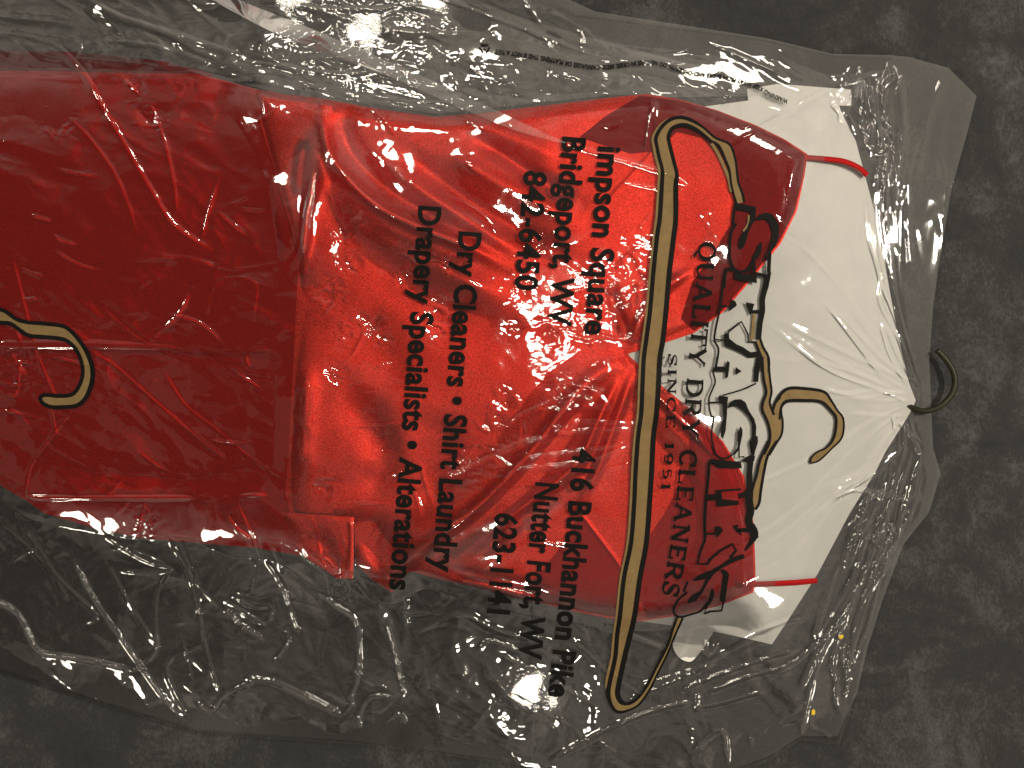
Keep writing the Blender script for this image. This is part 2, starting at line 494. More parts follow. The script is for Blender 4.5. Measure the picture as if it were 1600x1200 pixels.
# bust cups
def dome(A, c, r, h, rot=0):
    cc, ss = math.cos(rot), math.sin(rot)
    x = ((GU - c[0]) * cc + (GV - c[1]) * ss) / r[0]; y = (-(GU - c[0]) * ss + (GV - c[1]) * cc) / r[1]
    A += h * np.exp(-(x * x + y * y))
Zbo += blur(0.020 * np.clip(930 - GU, 0, 480) + 0.10 * np.clip(GU - 1040, 0, 230), 30)   # the folded pile under the hem, the padded cups
FOLDS = [
    ([(505, 165), (506, 200), (515, 240), (545, 282), (590, 322), (650, 352), (720, 380), (800, 420)], 9, 11),
    ([(545, 165), (538, 205), (555, 245), (600, 290), (660, 328), (730, 365)], -9, 15),
    ([(494, 235), (488, 290), (478, 350), (470, 420)], 9, 9),
    ([(478, 215), (470, 260), (466, 310)], -8, 9),
    ([(520, 250), (518, 300), (530, 340), (560, 380)], -4, 14),
    ([(620, 225), (680, 275), (750, 325), (830, 370), (900, 410)], -7, 17),
    ([(600, 250), (665, 305), (740, 350), (820, 400)], 5, 14),
    ([(735, 212), (790, 245), (850, 285), (905, 315)], -7, 13),
    ([(700, 235), (760, 275), (830, 312), (900, 350)], 4, 14),
    ([(720, 190), (800, 215), (880, 250)], 3, 14),
    ([(560, 380), (610, 420), (670, 460), (740, 500), (820, 530)], -5, 30),
    ([(560, 345), (640, 395), (720, 435), (800, 470)], 4, 18),
    ([(985, 556), (930, 588), (888, 632), (845, 690), (790, 752), (735, 805), (670, 850), (625, 895)], 9, 13),
    ([(930, 610), (890, 665), (840, 730), (780, 790), (700, 850), (655, 885)], -9, 15),
    ([(970, 580), (935, 660), (900, 725), (840, 775), (775, 825), (720, 865)], 8, 9),
    ([(880, 770), (830, 800), (780, 840), (740, 875)], -5, 10),
    ([(992, 575), (965, 650), (935, 730), (905, 790)], 5, 8),
    ([(960, 620), (930, 700), (912, 760)], -4, 8),
    ([(985, 540), (960, 480), (955, 440)], -4, 9),
    ([(985, 545), (1000, 500), (1040, 450), (1085, 420)], 5, 8),
    ([(985, 560), (1020, 605), (1060, 650), (1120, 710)], 5, 8),
    ([(700, 640), (680, 720), (690, 800)], -4, 40),
    ([(520, 610), (560, 640), (600, 720), (560, 790)], -5, 28),
    ([(480, 560), (475, 650), (470, 750)], 4, 18),
    ([(560, 480), (600, 560), (640, 600)], -3, 40),
    ([(690, 903), (780, 922), (870, 945)], 5, 7),
    ([(690, 888), (780, 905), (870, 925)], -4, 7),
    ([(560, 805), (590, 850), (625, 890)], -9, 24)]
for pts, h, w_ in FOLDS:
    ridge(Zbo, pts, h * 2.0, w_ * 1.0, cusp=False, taper=0.25)
# seams
for pts in [[(905, 800), (940, 845), (975, 895), (985, 940)], [(1022, 235), (990, 270), (958, 305), (925, 345)], [(1020, 610), (1070, 665), (1125, 722)], [(1028, 362), (990, 390), (960, 420)]]:
    ridge(Zbo, pts, 1.8, 3, cusp=False, taper=0.05)
ew = np.where(GU < 520, 9, 18)
Zbo = np.maximum(Zbo - (Zbo - np.where(GU < 520, 13, 9)) * 0.62 * (1 - np.clip(d_bo / ew, 0, 1) ** 0.6), 8.0)
Zbo = np.where(d_bo > -4, np.maximum(Zbo, Zsk + 1.5), Zbo)
Zbo = np.where((GU > 900), np.maximum(Zbo, Zpap + 3.5), Zbo)
# the skirt laps up over the hem at the upper left corner
P_SIDE = np.array(SIDE, float)
d_si = sdf(P_SIDE)
Zsi = 27 + 4 * (1 - np.exp(-np.maximum(d_si, 0) / 7)) + 1.0 * fbm(60, 51, 2)
ridge(Zsi, [(480, 836), (505, 850), (520, 880), (526, 905)], -5, 10, cusp=False)
ridge(Zsi, [(550, 810), (551, 850), (548, 900)], 3, 6, cusp=False)

dress = empty('satin_dress', 500, 500, 0)
tag(dress, 'red satin dress with thin straps folded inside the clear plastic bag', 'dress')
sheet('skirt', P_SKIRT, Zsk, M['satin_shaded'], dress)
sheet('underskirt', np.array([(-110, 94), (0, 77), (120, 81), (260, 96), (335, 116), (300, 128), (-110, 128)], float), np.zeros(SHP, np.float32) + 3.5 + 0.6 * fbm(70, 33, 2), M['shade_underskirt'], dress)
sheet('side_fold', P_SIDE, Zsi, M['satin'], dress)
sheet('bodice', P_BOD, Zbo, M['satin'], dress)
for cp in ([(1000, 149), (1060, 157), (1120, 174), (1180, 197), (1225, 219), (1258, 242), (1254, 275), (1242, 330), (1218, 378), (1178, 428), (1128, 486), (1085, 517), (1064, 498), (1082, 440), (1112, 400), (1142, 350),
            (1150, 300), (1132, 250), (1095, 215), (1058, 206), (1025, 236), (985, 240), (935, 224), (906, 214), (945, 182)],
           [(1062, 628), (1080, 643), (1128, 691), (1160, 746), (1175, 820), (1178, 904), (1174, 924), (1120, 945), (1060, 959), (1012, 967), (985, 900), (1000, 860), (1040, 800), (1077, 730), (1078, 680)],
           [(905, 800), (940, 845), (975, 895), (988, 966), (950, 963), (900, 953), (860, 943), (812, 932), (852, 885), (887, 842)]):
    sheet('shade_panel', np.array(cp, float), Zbo + 0.7, M['shade_strap'] if cp[0][1] > 500 else M['shade_underskirt'], dress)  # overlays painting the bodice satin darker where it leaves the highlight
def ribbon_solid(name, pts, wid, z0, z1, mat, parent):
    c = smooth_poly(pts, 6, closed=False)
    t = np.gradient(c, axis=0); t /= np.linalg.norm(t, axis=1)[:, None]
    nrm = np.stack([-t[:, 1], t[:, 0]], 1)
    z = np.linspace(z0, z1, len(c))
    rows = []
    for a, dz in ((-0.5, 0), (-0.42, 0.9), (0, 1.1), (0.42, 0.9), (0.5, 0)):
        q = c + nrm * wid * a
        rows.append(np.stack(P(q[:, 0], q[:, 1], z + dz), 1))
    n = len(c); k = len(rows)
    V = np.concatenate(rows)
    F = [[r * n + i, r * n + i + 1, (r + 1) * n + i + 1, (r + 1) * n + i] for r in range(k - 1) for i in range(n - 1)]
    return link_mesh(name, V, F, mat, parent)
ribbon_solid('strap', [(1255, 246), (1285, 248), (1318, 252), (1342, 262), (1355, 274)], 8.5, 22, 12, M['shade_strap'], dress)
ribbon_solid('strap', [(1170, 913), (1205, 912), (1245, 910), (1277, 907)], 8.5, 22, 12, M['shade_strap'], dress)

# ------------------------------------------------------------------ wire hanger
def tube(name, pts, r, mat, parent=None, n=10):
    c = np.array(pts, float)
    cs = []
    m = len(c)
    for i in range(m - 1):
        a, b, cc, d = c[max(i - 1, 0)], c[i], c[i + 1], c[min(i + 2, m - 1)]
        for k in range(6):
            t = k / 6
            cs.append(0.5 * ((2 * b) + (-a + cc) * t + (2 * a - 5 * b + 4 * cc - d) * t * t + (-a + 3 * b - 3 * cc + d) * t ** 3))
    cs.append(c[-1]); cs = np.array(cs)
    w3 = np.stack(P(cs[:, 0], cs[:, 1], cs[:, 2]), 1)
    T = np.gradient(w3, axis=0); T /= np.linalg.norm(T, axis=1)[:, None]
    up = np.array([0, 0, 1.0])
    V = []
    for p_, t in zip(w3, T):
        s_ = np.cross(t, up); s_ /= np.linalg.norm(s_) + 1e-9
        q = np.cross(s_, t)
        for k in range(n):
            a = 2 * math.pi * k / n
            V.append(p_ + r * S * (math.cos(a) * s_ + math.sin(a) * q))
    F = []
    L = len(w3)
    for i in range(L - 1):
        for k in range(n):
            F.append([i * n + k, i * n + (k + 1) % n, (i + 1) * n + (k + 1) % n, (i + 1) * n + k])
    for base, order in ((0, range(n - 1, -1, -1)), ((L - 1) * n, range(n))):
        o_ = [base + k for k in order]
        for k in range(1, n - 2, 2):
            F.append([o_[0], o_[k], o_[k + 1], o_[k + 2]])
    return link_mesh(name, V, F, mat, parent)
hanger = empty('wire_hanger', 1430, 620, 0)
tag(hanger, 'olive wire hanger whose hook pokes out of the bag opening', 'hanger')
tube('hook', [(1395, 634, -4), (1418, 635, 0), (1430, 639, 6), (1440, 642, 11), (1454, 641, 15), (1470, 634, 18), (1485, 619, 19), (1492, 600, 19), (1489, 580, 18), (1478, 562, 16), (1464, 547, 14)], 4.4, M['wire'], hanger)
tube('shoulder_wire', [(1395, 633, -3), (1360, 600, -2), (1260, 430, 1), (1180, 280, 1), (1140, 220, 0)], 2.2, M['wire'], hanger)
tube('shoulder_wire', [(1395, 633, -3), (1360, 655, -2), (1260, 760, 1), (1150, 900, 1), (1110, 940, 0)], 2.2, M['wire'], hanger)

# ------------------------------------------------------------------ clear plastic garment bag
d_bag = sdf(P_BAG)
under = np.zeros(SHP, np.float32)
for poly, d_, Z_ in ((P_PAPER, d_pap, Zpap), (P_SKIRT, d_sk, Zsk), (P_SIDE, d_si, Zsi), (P_BOD, d_bo, Zbo)):
    under = np.maximum(under, np.where(d_ > -3, Z_, 0))
base = blur(np.maximum(under + 4, 5), 50)
def maxfilt(A, r):
    k_ = int(r / ST)
    for ax in (0, 1):
        sft = 1
        rem = k_
        while rem > 0:
            q = min(sft, rem)
            A = np.maximum(np.maximum(A, np.roll(A, q, ax)), np.roll(A, -q, ax))
            rem -= q; sft *= 2
    return A
base = np.maximum(base, blur(maxfilt(under, 16), 20) + 2.0)
edge = smst(d_bag, 0, 70)
Zf = base * edge + 2.4 * (1 - edge)
# slack and crumple
Zf += 1.2 * fbm(190, 61, 2)
amp_margin = smst(-np.maximum.reduce([d_bo, d_sk, d_pap]), -10, 25)
topband = amp_margin * (1 - smst(GV, 150, 330))
calm = 1 - 0.65 * smst(GU, 1290, 1350)
Zf += (2.6 * ridged(120, 71, 3, 0.6, 1.5) + 0.9) * (0.35 + 0.65 * amp_margin) * calm
Zf += 1.1 * ridged(38, 81, 2, -0.3, 1.4) * (0.3 + 0.4 * amp_margin) * calm
Zf += (1.9 * ridged(85, 201, 2, 0.5, 1.8, 0.7) + 0.45 * ridged(34, 205, 1, 0.4, 1.8, 0.6)) * (0.2 + 0.8 * smst(-GU, -520, -400)) * (1 - amp_margin) * (1 - smst(GU, 1120, 1220))
Zf += topband * (4.5 * ridged(70, 101, 3, 0.28, 3.0))
botband = amp_margin * smst(GV, 760, 900)
Zf += botband * 3.5 * ridged(95, 111, 2, 1.0, 1.6)

CREASES = [  # (line, height, width)
    # upper margin
    ([(200, 85), (255, 97), (320, 118), (400, 138), (480, 152), (560, 166), (600, 173)], 5, 6),
    ([(380, 95), (440, 103), (500, 113), (560, 115), (615, 112)], 5, 5),
    ([(565, 122), (590, 117), (618, 113)], 3, 3),
    ([(640, -20), (701, 0), (780, 30), (859, 60), (907, 80), (980, 100)], 7, 5),
    ([(883, 222), (940, 240), (1030, 267), (1078, 291)], 7, 5),
    ([(1078, 291), (1060, 297), (1030, 295), (975, 284)], 3, 3),
    ([(640, 158), (720, 162), (760, 168)], 3, 4),
    ([(160, 60), (260, 75), (330, 100)], 5, 6),
    ([(140, 0), (200, 30), (300, 62), (380, 90)], 6, 8),
    ([(420, 0), (520, 14), (640, 10), (700, 20)], 6, 6),
    ([(460, 5), (560, 34), (640, 50), (760, 52)], 6, 8),
    ([(820, 40), (860, 70), (880, 110)], 4, 5), ([(860, 60), (864, 90), (858, 120)], 4, 3), ([(905, 45), (912, 65), (908, 90)], 4, 3),
    ([(960, 75), (1040, 100), (1080, 140), (1140, 160)], 5, 6), ([(1000, 90), (1050, 84), (1100, 70)], 4, 4),
    ([(1090, 60), (1150, 85), (1220, 115)], 4, 4), ([(1060, 110), (1110, 130), (1140, 150), (1138, 115)], 4, 4),
    ([(960, 110), (1000, 92), (1050, 97), (1120, 112), (1200, 145)], 3, 5),
    # left part
    ([(80, 60), (130, 110), (160, 165), (200, 230), (240, 300), (275, 352), (330, 388)], 9, 7),
    ([(235, 160), (258, 220), (272, 280), (278, 330)], 5, 5),
    ([(50, 160), (110, 185), (160, 240), (190, 290), (215, 360)], 4, 9),
    ([(20, 400), (40, 480), (58, 550), (90, 620), (112, 645)], 6, 4),
    ([(110, 645), (75, 690), (46, 735), (45, 785)], 5, 4),
    ([(130, 540), (180, 570), (260, 640), (320, 690), (350, 715), (335, 725)], 5, 5),
    ([(150, 470), (220, 530), (290, 560), (400, 580), (455, 590)], 3, 5),
    ([(255, 575), (290, 630), (340, 670), (400, 720), (450, 750)], 4, 7),
    ([(190, 410), (280, 400), (360, 420), (440, 410)], 3, 8),
    ([(320, 500), (340, 440), (400, 440), (395, 500)], 3, 5),
    ([(0, 500), (30, 525), (30, 590), (22, 618), (0, 610)], 6, 5), ([(0, 545), (20, 550), (33, 590)], 4, 4),
    # centre
    ([(855, 662), (885, 668), (905, 657), (950, 659), (1000, 662)], 3.2, 2.6), ([(858, 665), (890, 673), (960, 669), (996, 673)], 3.0, 2.6),
    ([(690, 745), (760, 717), (820, 690), (862, 683)], 5, 6), ([(800, 732), (870, 727), (920, 718), (986, 692)], 3.5, 3.5), ([(820, 715), (900, 705), (985, 690)], 3.2, 4),
    ([(862, 512), (905, 514), (950, 520), (996, 526)], 3, 2.6), ([(915, 527), (950, 528), (1000, 530)], 3, 2.6), ([(860, 512), (870, 530), (862, 520)], 2.5, 3),
    ([(948, 562), (950, 580), (935, 594), (912, 590)], 3, 2.4),
    ([(874, 626), (872, 604), (890, 600), (948, 611)], 3.4, 3), ([(862, 626), (915, 619), (925, 631)], 3, 3), ([(885, 615), (910, 617), (925, 625)], 2.6, 2.5),
    ([(800, 660), (808, 650), (840, 636), (862, 626)], 3, 4), ([(775, 665), (790, 665), (805, 655)], 3, 4),
    ([(950, 730), (985, 724)], 2, 2.4), ([(936, 485), (948, 465), (962, 445)], 2.5, 2.4), ([(940, 455), (980, 440), (1012, 445)], 3, 6), ([(970, 400), (985, 425), (975, 440)], 2.6, 3),
    ([(800, 400), (840, 388), (838, 372), (850, 365)], 3, 3), ([(1000, 355), (1020, 335), (1030, 330)], 2.5, 2.6),
    # right side
    ([(1398, 84), (1396, 120), (1380, 150), (1388, 230), (1380, 290), (1372, 300)], 7, 4), ([(1424, 90), (1418, 130), (1412, 185), (1400, 225)], 6, 4),
    ([(1372, 300), (1378, 370), (1392, 430), (1402, 480), (1420, 540), (1438, 600)], 7, 4), ([(1335, 120), (1330, 160), (1312, 190)], 4, 4),
    ([(1350, 120), (1355, 180), (1372, 240)], 5, 4), ([(1300, 160), (1325, 180), (1340, 210)], 4, 4), ([(1385, 300), (1392, 330), (1398, 380)], 4, 3),
    ([(1150, 200), (1200, 190), (1290, 140), (1390, 110)], 5, 8), ([(1140, 225), (1180, 205), (1250, 165)], 3, 4),
    ([(1203, 330), (1232, 358), (1262, 388), (1310, 440), (1350, 500), (1385, 545)], 4, 5),
    ([(1295, 265), (1270, 310), (1240, 350)], 2, 3), ([(1330, 300), (1300, 360), (1270, 400)], 2, 4),
    ([(1425, 622), (1380, 600), (1300, 560), (1230, 520)], 3, 5), ([(1425, 624), (1370, 625), (1300, 620)], 2.5, 5), ([(1425, 628), (1360, 660), (1260, 720), (1170, 760)], 4, 5),
    ([(1422, 634), (1350, 690), (1250, 790), (1160, 850), (1080, 880)], 4.5, 5), ([(1415, 645), (1350, 730), (1230, 830), (1120, 900)], 4.5, 6), ([(1400, 660), (1330, 770), (1220, 880), (1110, 930)], 4, 5),
    ([(1425, 615), (1395, 560), (1375, 500)], 4, 4), ([(1425, 618), (1370, 570), (1300, 480)], 3, 5),
    ([(1410, 700), (1360, 740), (1300, 770)], 5, 4),
    ([(1412, 658), (1428, 690), (1442, 712)], 6, 3), ([(1412, 660), (1412, 695)], 4, 3),
    ([(1438, 715), (1425, 760), (1408, 810), (1388, 870), (1350, 960), (1320, 1060)], 6, 4), ([(1420, 725), (1405, 770), (1392, 830), (1362, 900), (1330, 1000)], 6, 4),
    ([(1440, 745), (1428, 790), (1402, 840), (1380, 890), (1362, 960), (1350, 1020)], 5, 3), ([(1400, 730), (1395, 780), (1370, 840), (1345, 920), (1300, 990), (1270, 1040)], 5, 5),
    ([(1375, 740), (1360, 790), (1345, 840), (1330, 880)], 5, 4), ([(1330, 830), (1350, 815), (1345, 850), (1322, 860)], 4, 3), ([(1345, 785), (1370, 772), (1400, 772)], 4, 3),
    ([(1390, 820), (1398, 835), (1386, 850)], 4, 3), ([(1350, 870), (1320, 940), (1290, 1000), (1250, 1080)], 5, 6), ([(1310, 880), (1290, 940), (1275, 1000)], 4, 5),
    ([(1320, 1000), (1318, 1030), (1325, 1060), (1320, 1090)], 5, 4), ([(1295, 1035), (1310, 1060)], 3, 3), ([(1265, 1130), (1300, 1150)], 4, 3), ([(1265, 1135), (1310, 1158)], 3, 3),
    ([(1250, 1155), (1280, 1030), (1320, 960)], 4, 4),
    # lower margin
    ([(855, 1190), (900, 1165), (960, 1135), (1020, 1110), (1088, 1094)], 7, 5), ([(1088, 1106), (1130, 1098), (1192, 1080)], 5, 3.5), ([(1092, 1082), (1090, 1106)], 4, 3),
    ([(1105, 1083), (1160, 1060), (1230, 1040), (1270, 1010), (1300, 985)], 6, 4), ([(1060, 1080), (1120, 1055), (1180, 1035), (1245, 1014)], 6, 4), ([(985, 1092), (1050, 1066), (1115, 1036)], 5, 3.5),
    ([(1000, 1070), (1080, 1046), (1180, 990), (1260, 960)], 4, 5), ([(1105, 1000), (1104, 1015), (1110, 1022), (1122, 1002)], 4, 3), ([(1085, 1170), (1130, 1140), (1140, 1200)], 5, 4),
    ([(115, 875), (150, 940), (200, 1010), (250, 1080), (305, 1142)], 8, 4), ([(-30, 925), (0, 940), (30, 960), (58, 1013), (100, 1024), (160, 1034), (207, 1046)], 8, 5), ([(207, 1046), (232, 1030), (245, 1010), (243, 990)], 5, 4),
    ([(262, 840), (292, 885), (308, 940), (322, 1010), (345, 1088)], 7, 4), ([(285, 845), (290, 865), (300, 890)], 5, 3), ([(160, 832), (220, 872), (268, 890), (230, 894), (182, 892)], 6, 4),
    ([(390, 855), (397, 882), (393, 925), (368, 926)], 6, 3.5), ([(415, 873), (440, 910), (455, 950), (470, 990)], 7, 4), ([(345, 935), (380, 955), (415, 972), (428, 945)], 6, 5), ([(350, 950), (385, 980), (412, 995)], 5, 4), ([(360, 930), (400, 948), (430, 944)], 4, 3),
    ([(500, 925), (525, 945), (557, 968), (562, 1000), (560, 1058), (550, 1085), (550, 1100), (535, 1117)], 7, 4), ([(535, 1117), (480, 1090), (430, 1067), (378, 1060)], 8, 7), ([(535, 830), (560, 905), (600, 950)], 3, 4),
    ([(605, 972), (620, 1020), (632, 1085)], 6, 3), ([(636, 930), (637, 980)], 3, 3), ([(612, 1088), (578, 1090), (562, 1120), (566, 1140)], 6, 4), ([(595, 1138), (620, 1115), (635, 1130)], 6, 6),
    ([(750, 1012), (765, 1000), (815, 1018)], 6, 3.5), ([(785, 1022), (850, 1055), (930, 1100)], 5, 3.5), ([(760, 1035), (800, 1090), (860, 1110), (885, 1060)], 6, 12), ([(900, 1000), (955, 1050), (1010, 1090)], 3, 5),
    ([(40, 820), (90, 900), (150, 960), (130, 975)], 6, 5), ([(0, 815), (60, 870), (110, 940)], 5, 5), ([(170, 880), (195, 930), (245, 1010)], 5, 5), ([(265, 890), (245, 930), (245, 1020)], 4, 5),
    ([(320, 1010), (260, 1040), (300, 1130)], 4, 6), ([(310, 1095), (330, 1110), (350, 1085), (400, 1062)], 5, 5), ([(500, 870), (520, 880), (545, 925), (520, 935), (510, 890)], 5, 5),
    ([(430, 1030), (450, 1000), (446, 980)], 4, 4), ([(940, 975), (990, 990), (1040, 1010)], 3, 6), ([(640, 990), (720, 960), (780, 985), (880, 1010)], 3, 8)]
jit = np.random.RandomState(77)
for pts, h, w_ in CREASES:
    ux = np.mean([p[0] for p in pts]); vy = np.mean([p[1] for p in pts])
    k = 1.3 if ux > 1340 else 1.0 if ux > 1290 or vy > 960 else (0.75 if (650 < ux < 1010 and 340 < vy < 760) else 0.6)
    k *= 0.4 if (ux < 460 and 120 < vy < 770) else 0.4 if (ux > 1150 and ux < 1405 and 250 < vy < 860 and ux + 0.3 * vy < 1600) else 1.0
    if vy > 820 or vy < 150 or ux > 1290:
        ridge(Zf, pts, h * min(k, 1.1) * 0.40, w_ * 0.66, cusp=False, taper=0.1, side=0.25)
    else:
        ridge(Zf, pts, h * k * 0.62, max(1.7, w_ * 0.42), cusp=True, taper=0.1, side=0.3)
    for q in range(3 if ux > 1320 else 0):
        dx, dy = jit.normal(0, 13, 2)
        ridge(Zf, [(a + dx + jit.normal(0, 4), b + dy + jit.normal(0, 5)) for a, b in pts], h * jit.uniform(0.2, 0.5), w_ * 0.7, cusp=False, taper=0.2, side=0.25)
# small crumpled patches
PATCH = [(655, 405, 26), (640, 430, 18), (700, 415, 18), (800, 445, 24), (820, 400, 20), (840, 380, 20), (985, 400, 26), (960, 450, 40), (935, 475, 26), (1005, 445, 30), (860, 520, 22), (805, 510, 14), (690, 480, 22),
         (535, 365, 18), (515, 455, 26), (545, 415, 18), (580, 510, 24), (600, 525, 18), (540, 520, 20), (600, 690, 18), (620, 740, 22), (770, 655, 24), (740, 722, 34), (780, 710, 30), (510, 760, 20), (525, 580, 18),
         (1000, 640, 26), (920, 520, 24), (880, 620, 30), (560, 345, 12), (680, 515, 24), (790, 620, 20), (505, 760, 16), (225, 815, 24), (90, 185, 26), (205, 140, 18), (240, 185, 20), (20, 570, 34),
         (620, 20, 60), (520, 30, 50), (560, 45, 30), (470, 50, 30), (490, 150, 20), (1130, 150, 26), (860, 85, 26), (1390, 240, 26), (1385, 170, 24), (1385, 850, 30), (1325, 1050, 28), (385, 960, 34), (820, 1080, 40), (530, 915, 26), (600, 1125, 24)]
hf = 1.9 * ridged(24, 131, 2, 0.2, 1.6) + 0.5 * ridged(11, 141, 1, -0.6, 1.5)
mask = np.zeros(SHP, np.float32)
for x, y, r in PATCH:
    sl = window(np.array([[x, y]]), r * 2)
    mask[sl] = np.maximum(mask[sl], np.exp(-((GU[sl] - x) ** 2 + (GV[sl] - y) ** 2) / (r * r)))
Zf += hf * (1.9 * mask)
# random short creases
rng = np.random.RandomState(5)
for i in range(170):
    x, y = rng.uniform(-40, 1440), rng.uniform(-20, 1180)
    L = rng.uniform(20, 120); a = rng.normal(0.5, 0.9)
    pts = [(x + L * t * math.cos(a + 0.25 * t * k) , y + L * t * math.sin(a + 0.25 * t * k)) for k in [rng.normal(0, 1)] for t in (0, 0.4, 0.7, 1)]
    onp = inside(P_PAPER, np.array([x]), np.array([y]))[0]
    ridge(Zf, pts, rng.uniform(0.4, 1.5) * (0.2 if onp else 1), rng.uniform(1.4, 2.2), cusp=True, taper=0.3, side=0.2)
WARN = [(1232, 156), (1205, 145), (1180, 131), (1130, 117), (1080, 111), (1030, 96), (1000, 95), (940, 102), (900, 98), (850, 88), (800, 80), (773, 77), (735, 76)]
dw = near(smooth_poly(WARN, 3, closed=False), GU, GV, closed=False)[0]
mw = 1 - smst(dw, 9, 26)
Zf = Zf * (1 - mw) + blur(Zf, 11) * mw
edge = smst(d_bag, 0, 10)
Zf = Zf * edge + 2.6 * (1 - edge)
Zf = np.maximum(Zf, np.where(under > 0, under + 1.2, 2.2))

bag = empty('garment_bag', 800, 600, 0)
tag(bag, 'clear plastic dry cleaning bag with black lettering and a printed gold hanger', 'garment bag')
HOLE = [(1428, 612), (1437, 610), (1440, 626), (1434, 642), (1426, 640)]
sheet('front_film', P_BAG, Zf, M['film'], bag)
Zk = 1.3 + 1.2 * fbm(80, 151, 2) * 0.3 + 1.6 * smst(GU, 1330, 1420) * (1 + ridged(40, 161, 2, 1.4, 2.5))
for pts, h, w_ in [([(1400, 100), (1412, 200), (1395, 300)], 4, 4), ([(1480, 110), (1450, 180), (1420, 260), (1400, 330)], 3, 6), ([(1450, 180), (1440, 240), (1425, 290)], 2, 5), ([(1490, 280), (1484, 330), (1478, 400)], 3, 3), ([(1420, 270), (1418, 360), (1424, 430)], 3, 5)]:
    ridge(Zk, pts, h, w_, cusp=True)
Zk = np.maximum(Zk, 0.9)
sheet('back_film', P_BACK, Zk, M['film_back'], bag, step=2)

GUSSET = np.array([(-110, -70), (300, -70), (640, -40), (820, 30), (1000, 80), (1120, 110), (1190, 150), (1060, 152), (960, 148), (850, 160), (680, 178), (500, 148), (300, 106), (-110, 72)], float)
Zg = np.minimum(6 + 5 * ridged(60, 171, 3, 0.25, 3.5) + 2 * ridged(18, 175, 1, 0.2, 2.0), Zf - 1.5)
sheet('gusset_fold', GUSSET, np.maximum(Zg, 2.6 - 0.4), M['film_gusset'], bag)
# the pleat standing up along the upper margin, leaning over the dress
pa = smooth_poly([(300, -42), (375, 0), (480, 42), (600, 93), (700, 137), (800, 184), (850, 207), (884, 222)], 8, closed=False)
pb = smooth_poly([(270, -36), (335, 2), (430, 52), (525, 88), (610, 120), (700, 160), (790, 198), (840, 214), (882, 224)], 8, closed=False)
n_ = 120
Zsm = blur(Zf, 18)
rows = []
for f in (0.0, 0.35, 0.7, 1.0):
    ax, ay = along(pa, np.linspace(0, 1, n_)); bx, by = along(pb, np.linspace(0, 1, n_))
    x_, y_ = ax + (bx - ax) * f, ay + (by - ay) * f
    wd = np.hypot(ax - bx, ay - by)
    rows.append(np.stack(P(x_, y_, sample(Zsm, x_, y_) + 3.0 + (1 - f) * wd * 0.78), 1))
link_mesh('pleat', np.concatenate(rows), [[r * n_ + i, r * n_ + i + 1, (r + 1) * n_ + i + 1, (r + 1) * n_ + i] for r in range(3) for i in range(n_ - 1)], M['film_pleat'], bag)

# ------------------------------------------------------------------ printing on the front film
def ink_object(name, polys, mat, lift, cut=4.0, parent=None):
    """polys: list of (verts2d, faces) in plan coordinates; follows the film"""
    bm = bmesh.new()
    for vs, fs in polys:
        bv = [bm.verts.new((x, y, 0)) for x, y in vs]
        for f in fs:
            try: bm.faces.new([bv[i] for i in f])
            except ValueError: pass
    bmesh.ops.triangulate(bm, faces=[f for f in bm.faces if len(f.verts) > 4])
    xs = [v.co.x for v in bm.verts]; ys = [v.co.y for v in bm.verts]
    for lo, hi, no in ((min(xs), max(xs), (1, 0, 0)), (min(ys), max(ys), (0, 1, 0))):
        for c in np.arange(math.ceil(lo / cut) * cut, hi, cut):
            bmesh.ops.bisect_plane(bm, geom=bm.verts[:] + bm.edges[:] + bm.faces[:], dist=1e-4,
                                   plane_co=(c * no[0], c * no[1], 0), plane_no=no)
    bmesh.ops.triangulate(bm, faces=bm.faces[:])
    u = np.array([v.co.x for v in bm.verts]); v_ = np.array([v.co.y for v in bm.verts])
    x, y, z = P(u, v_, sample(Zf, u, v_) + lift)
    for vert, a, b, c in zip(bm.verts, x, y, z):
        vert.co = (a, b, c)
    bmesh.ops.recalc_face_normals(bm, faces=bm.faces[:])
    me = bpy.data.meshes.new(name)
    bm.to_mesh(me); bm.free()
    me.polygons.foreach_set('use_smooth', np.full(len(me.polygons), True))
    me.materials.append(mat)
    o = bpy.data.objects.new(name, me)
    COL.objects.link(o)
    if parent: o.parent = parent
    return o

def font_mesh(text, bold=0.0, spacing=1.0):
    cu_ = bpy.data.curves.new('text', 'FONT')
    cu_.body = text; cu_.size = 1.0; cu_.offset = bold; cu_.space_character = spacing
    cu_.resolution_u = 4; cu_.fill_mode = 'FRONT' if hasattr(cu_, 'fill_mode') else cu_.fill_mode
    o = bpy.data.objects.new('text', cu_)
    COL.objects.link(o)
    dg = bpy.context.evaluated_depsgraph_get()
    me = o.evaluated_get(dg).to_mesh()
    vs = np.array([v.co[:2] for v in me.vertices]); fs = [list(p.vertices) for p in me.polygons]
    o.evaluated_get(dg).to_mesh_clear()
    bpy.data.objects.remove(o); bpy.data.curves.remove(cu_)
    return vs, fs
CAP = 0.727
def lay_text(vs, path, cap, flip=False, cap0=None):
    """baseline runs along path; the tops of the letters point to +u (or as flipped)"""
    path = smooth_poly(path, 10, closed=False) if len(path) > 2 else np.array(path, float)
    lo, hi = vs[:, 0].min(), vs[:, 0].max()
    t = (vs[:, 0] - lo) / (hi - lo)
    x, y = along(path, t)
    x2, y2 = along(path, np.clip(t + 0.01, 0, 1)); x1, y1 = along(path, np.clip(t - 0.01, 0, 1))
    tx, ty = x2 - x1, y2 - y1
    L = np.hypot(tx, ty); tx /= L; ty /= L
    nx, ny = (ty, -tx)                       # left-hand side of a downward line is +u
    h = vs[:, 1] / (cap0 or CAP) * cap
    return np.stack([x + nx * h, y + ny * h], 1)

